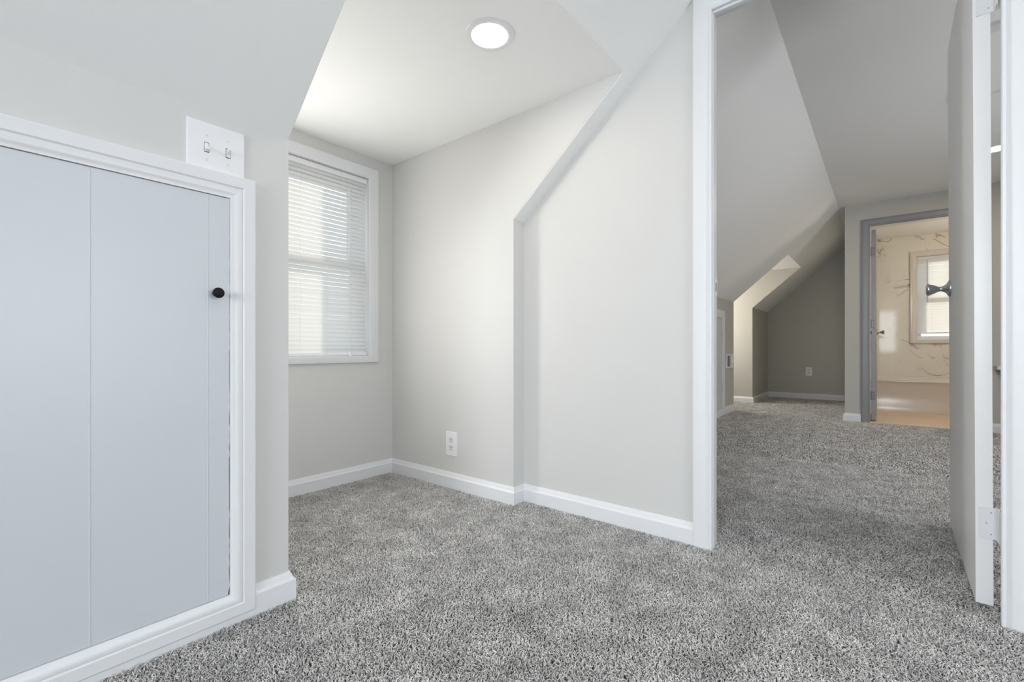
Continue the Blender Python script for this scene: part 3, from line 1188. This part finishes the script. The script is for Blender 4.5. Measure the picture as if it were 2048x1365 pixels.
w2 = bpy.data.objects.new('window_2', None)
COL.objects.link(w2)
w2.location = (XT, -.63, BWZ0)
structure(w2, 'bathroom window with sunlit blind above the tub', 'window')
bm = bmesh.new()
casing(bm, [(XT, BW0, BWZ0), (XT, BW0, BWZ1), (XT, BW1, BWZ1), (XT, BW1, BWZ0)], (-1, 0, 0),
       [(0, 0), (0, .010), (.008, .016), (.020, .016), (.026, .020), (.045, .024), (.060, .022), (.064, .016), (.064, 0)], True)
for v in bm.verts:
    if v.co.z < BWZ0:
        v.co.z = BWZ0 + (v.co.z - BWZ0) * .75
adopt(link('casing', bm, 'tub', smooth=30), w2)
bm = bmesh.new()
box(bm, XT - .001, XT + .13, BW1, BW1 + .012, BWZ0 - .012, BWZ1 + .012)
box(bm, XT - .001, XT + .13, BW0 - .012, BW0, BWZ0 - .012, BWZ1 + .012)
box(bm, XT - .001, XT + .13, BW0, BW1, BWZ0 - .012, BWZ0)
box(bm, XT - .001, XT + .13, BW0, BW1, BWZ1, BWZ1 + .012)
adopt(link('window_jamb', bm, 'trim'), w2)
for nm, xa, za, zb in (('lower_sash', XT + .062, BWZ0, 1.32), ('upper_sash', XT + .092, 1.285, BWZ1)):
    bm = bmesh.new()
    fw = .04
    box(bm, xa, xa + .028, BW0, BW0 + fw, za, zb)
    box(bm, xa, xa + .028, BW1 - fw, BW1, za, zb)
    box(bm, xa, xa + .028, BW0 + fw, BW1 - fw, za, za + fw)
    box(bm, xa, xa + .028, BW0 + fw, BW1 - fw, zb - fw, zb)
    s = adopt(link(nm, bm, 'trim'), w2)
    bm = bmesh.new()
    box(bm, xa + .012, xa + .016, BW0 + fw, BW1 - fw, za + fw, zb - fw)
    link('pane', bm, 'glass', s)
b2 = blind('window_blind', 'sunlit cream mini blind over the bathroom tub with dark wand', .303, .957, BWZ1 - .004, .882, 0, .0215, DEG(64), 0)
wand(b2, .392, BWZ1 - .05, .50, 'pewter')
b2.location = (XT + .022, 0, 0)
b2.rotation_euler = (0, 0, -PI / 2)

tb = thing('bathtub', (7.0, -.53, 0), 'white alcove bathtub below the bathroom window', 'bathtub')
bm = bmesh.new()
TY0, TY1, TX0, TX1 = -1.255, .198, 6.635, XT - .014
prism(bm, [(TX0, 0), (TX0 + .05, 0), (TX0 + .05, .345), (TX0 - .004, .345), (TX0 + .004, .325), (TX0 + .012, .10), (TX0 + .001, .062)], 'y', TY0, TY1)
adopt(link('apron', bm, 'tub', smooth=20), tb)
bm = bmesh.new()                                    # rim and basin as one lofted shell


def rrect(cx, cy, hx, hy, r, z, n=6):
    out = []
    for qx, qy, a0 in ((1, 1, 0), (-1, 1, 90), (-1, -1, 180), (1, -1, 270)):
        for k in range(n + 1):
            a = DEG(a0 + 90 * k / n)
            out.append(bm.verts.new((cx + qx * (hx - r) + r * math.cos(a), cy + qy * (hy - r) + r * math.sin(a), z)))
    return out


cx, cy = (TX0 + TX1) / 2, (TY0 + TY1) / 2
hx, hy = (TX1 - TX0) / 2 + .004, (TY1 - TY0) / 2
loops = [rrect(cx, cy, hx, hy, .004, .338), rrect(cx, cy, hx, hy, .006, .356), rrect(cx, cy, hx - .006, hy - .006, .01, .364),
         rrect(cx, cy, hx - .07, hy - .09, .09, .364), rrect(cx, cy, hx - .085, hy - .105, .09, .352),
         rrect(cx, cy, hx - .12, hy - .17, .11, .16), rrect(cx, cy, hx - .17, hy - .25, .10, .085)]
for a, b in zip(loops[:-1], loops[1:]):
    n = len(a)
    for i in range(n):
        bm.faces.new([a[i], a[(i + 1) % n], b[(i + 1) % n], b[i]])
bm.faces.new(loops[-1])
adopt(link('rim_and_basin', bm, 'tub', smooth=45), tb)

# ------------------------------------------------------------------ carpet pile
def carpet():
    rs = np.random.default_rng(11)

    def region(x0, x1, y0, y1, pitch):
        nx, ny = int((x1 - x0) / pitch), int((y1 - y0) / pitch)
        gx, gy = np.meshgrid(np.arange(nx), np.arange(ny))
        x = x0 + (gx.ravel() + rs.random(nx * ny)) * pitch
        y = y0 + (gy.ravel() + rs.random(nx * ny)) * pitch
        return np.stack([x, y], 1)

    def keep(p, x0, x1, y0, y1):
        return (p[:, 0] > x0) & (p[:, 0] < x1) & (p[:, 1] > y0) & (p[:, 1] < y1)

    t = .015
    sets = []
    a = region(-.35, XPB + .01, -.75, YW - t, .0039)
    ok = keep(a, -9, XP - t, -9, YK - t) | keep(a, XK + t, XQ - t, YK - .03, YW - t) | keep(a, XP - .02, XPB + .02, OY0 + .002, OY1 - .002)
    d = a @ np.array([.777, .6296])
    lat = a @ np.array([.6296, -.777])
    ok &= (d > .55) & (np.abs(lat) < d * 1.45 + .25)
    a = a[ok]
    sets.append((a, np.full(len(a), 1.0)))
    # threshold and near part of the far room
    b = region(XPB + .01, 3.4, -.62, YK2 - t, .0052)
    d = b @ np.array([.777, .6296])
    lat = b @ np.array([.6296, -.777])
    b = b[b[:, 1] < .75 * b[:, 0] + .1]
    sets.append((b, np.full(len(b), 1.22)))
    c = region(3.4, XFAR - t, -1.2, 2.18, .0105)
    ok = (keep(c, 3.4, XB - t, -1.2, YK2 - t) | keep(c, XB - .03, XFAR - t, YBL + t, YK2 - t) | keep(c, X2A + t, X2B - t, YK2 - .03, 2.18))
    c = c[ok]
    sets.append((c, np.full(len(c), 2.0)))
    P = np.concatenate([s[0] for s in sets])
    S = np.concatenate([s[1] for s in sets])
    n = len(P)
    # slowly wandering lay of the pile
    lay = (1.7 * np.sin(P[:, 0] * 5.1 + 1.3 * np.sin(P[:, 1] * 3.7)) + 1.5 * np.sin(P[:, 1] * 6.3 + 2.0 * np.sin(P[:, 0] * 2.9 + 1.0))
           + .9 * np.sin(P[:, 0] * 17 + P[:, 1] * 13) + .8 * np.sin(P[:, 1] * 29 - P[:, 0] * 23))
    az = lay * .35 + rs.normal(0, 2.2, n)
    lean = np.clip(rs.normal(1.0, .30, n), .2, 1.45)
    ln = rs.uniform(.0085, .0130, n) * S ** .6
    rad = rs.uniform(.0011, .0016, n) * S
    z0 = -.0095
    dirv = np.stack([np.cos(az) * np.sin(lean), np.sin(az) * np.sin(lean), np.cos(lean)], 1)
    bend = rs.uniform(-.9, .9, n)
    side = np.stack([-np.sin(az), np.cos(az), np.zeros(n)], 1)
    base = np.stack([P[:, 0], P[:, 1], np.full(n, z0)], 1)
    lift = rs.uniform(.0, .0035, n)
    levels = []
    up0 = np.stack([dirv[:, 0] * .35, dirv[:, 1] * .35, np.full(n, .94)], 1)
    c0 = base
    c1 = base + up0 * (ln * .5)[:, None]
    c1[:, 2] += lift
    c2 = c1 + dirv * (ln * .55)[:, None] + side * (bend * ln * .3)[:, None]
    for cc, rr in ((c0, rad * .9), (c1, rad * 1.05), (c2, rad * .75)):
        tw = rs.uniform(0, 6.28, n)
        ring = []
        e1 = side
        e2 = np.cross(dirv, side)
        for k in range(3):
            ang = tw * .15 + k * 2.0944
            ring.append(cc + e1 * (np.cos(ang) * rr)[:, None] + e2 * (np.sin(ang) * rr)[:, None])
        levels.append(ring)
    V = np.stack([v for ring in levels for v in ring], 1).reshape(-1, 3)
    V[:, 2] = np.minimum(V[:, 2], .0045)
    quads = []
    for l in range(2):
        for k in range(3):
            k2 = (k + 1) % 3
            quads.append((l * 3 + k, l * 3 + k2, l * 3 + 3 + k2, l * 3 + 3 + k))
    quads = np.array(quads)
    idx = (np.arange(n) * 9)[:, None, None]
    Q = (quads[None] + idx).reshape(n, -1)               # n x 24
    T = (np.array([6, 7, 8])[None] + np.arange(n)[:, None] * 9)
    loops = np.concatenate([Q, T], 1).ravel().astype(np.int32)
    sizes = np.tile(np.array([4] * 6 + [3]), n)
    starts = np.concatenate([[0], np.cumsum(sizes)[:-1]]).astype(np.int32)
    me = bpy.data.meshes.new('carpet')
    me.vertices.add(len(V))
    me.vertices.foreach_set('co', V.astype(np.float32).ravel())
    me.loops.add(len(loops))
    me.loops.foreach_set('vertex_index', loops)
    me.polygons.add(len(sizes))
    me.polygons.foreach_set('loop_start', starts)
    me.update(calc_edges=True)
    me.polygons.foreach_set('use_smooth', np.ones(len(sizes), dtype=bool))
    me.materials.append(M['carpet'])
    o = bpy.data.objects.new('carpet', me)
    COL.objects.link(o)
    tag(o, 'mottled grey twist pile carpet running through both attic rooms', 'carpet', kind='stuff')
    print('tufts', n)


carpet()
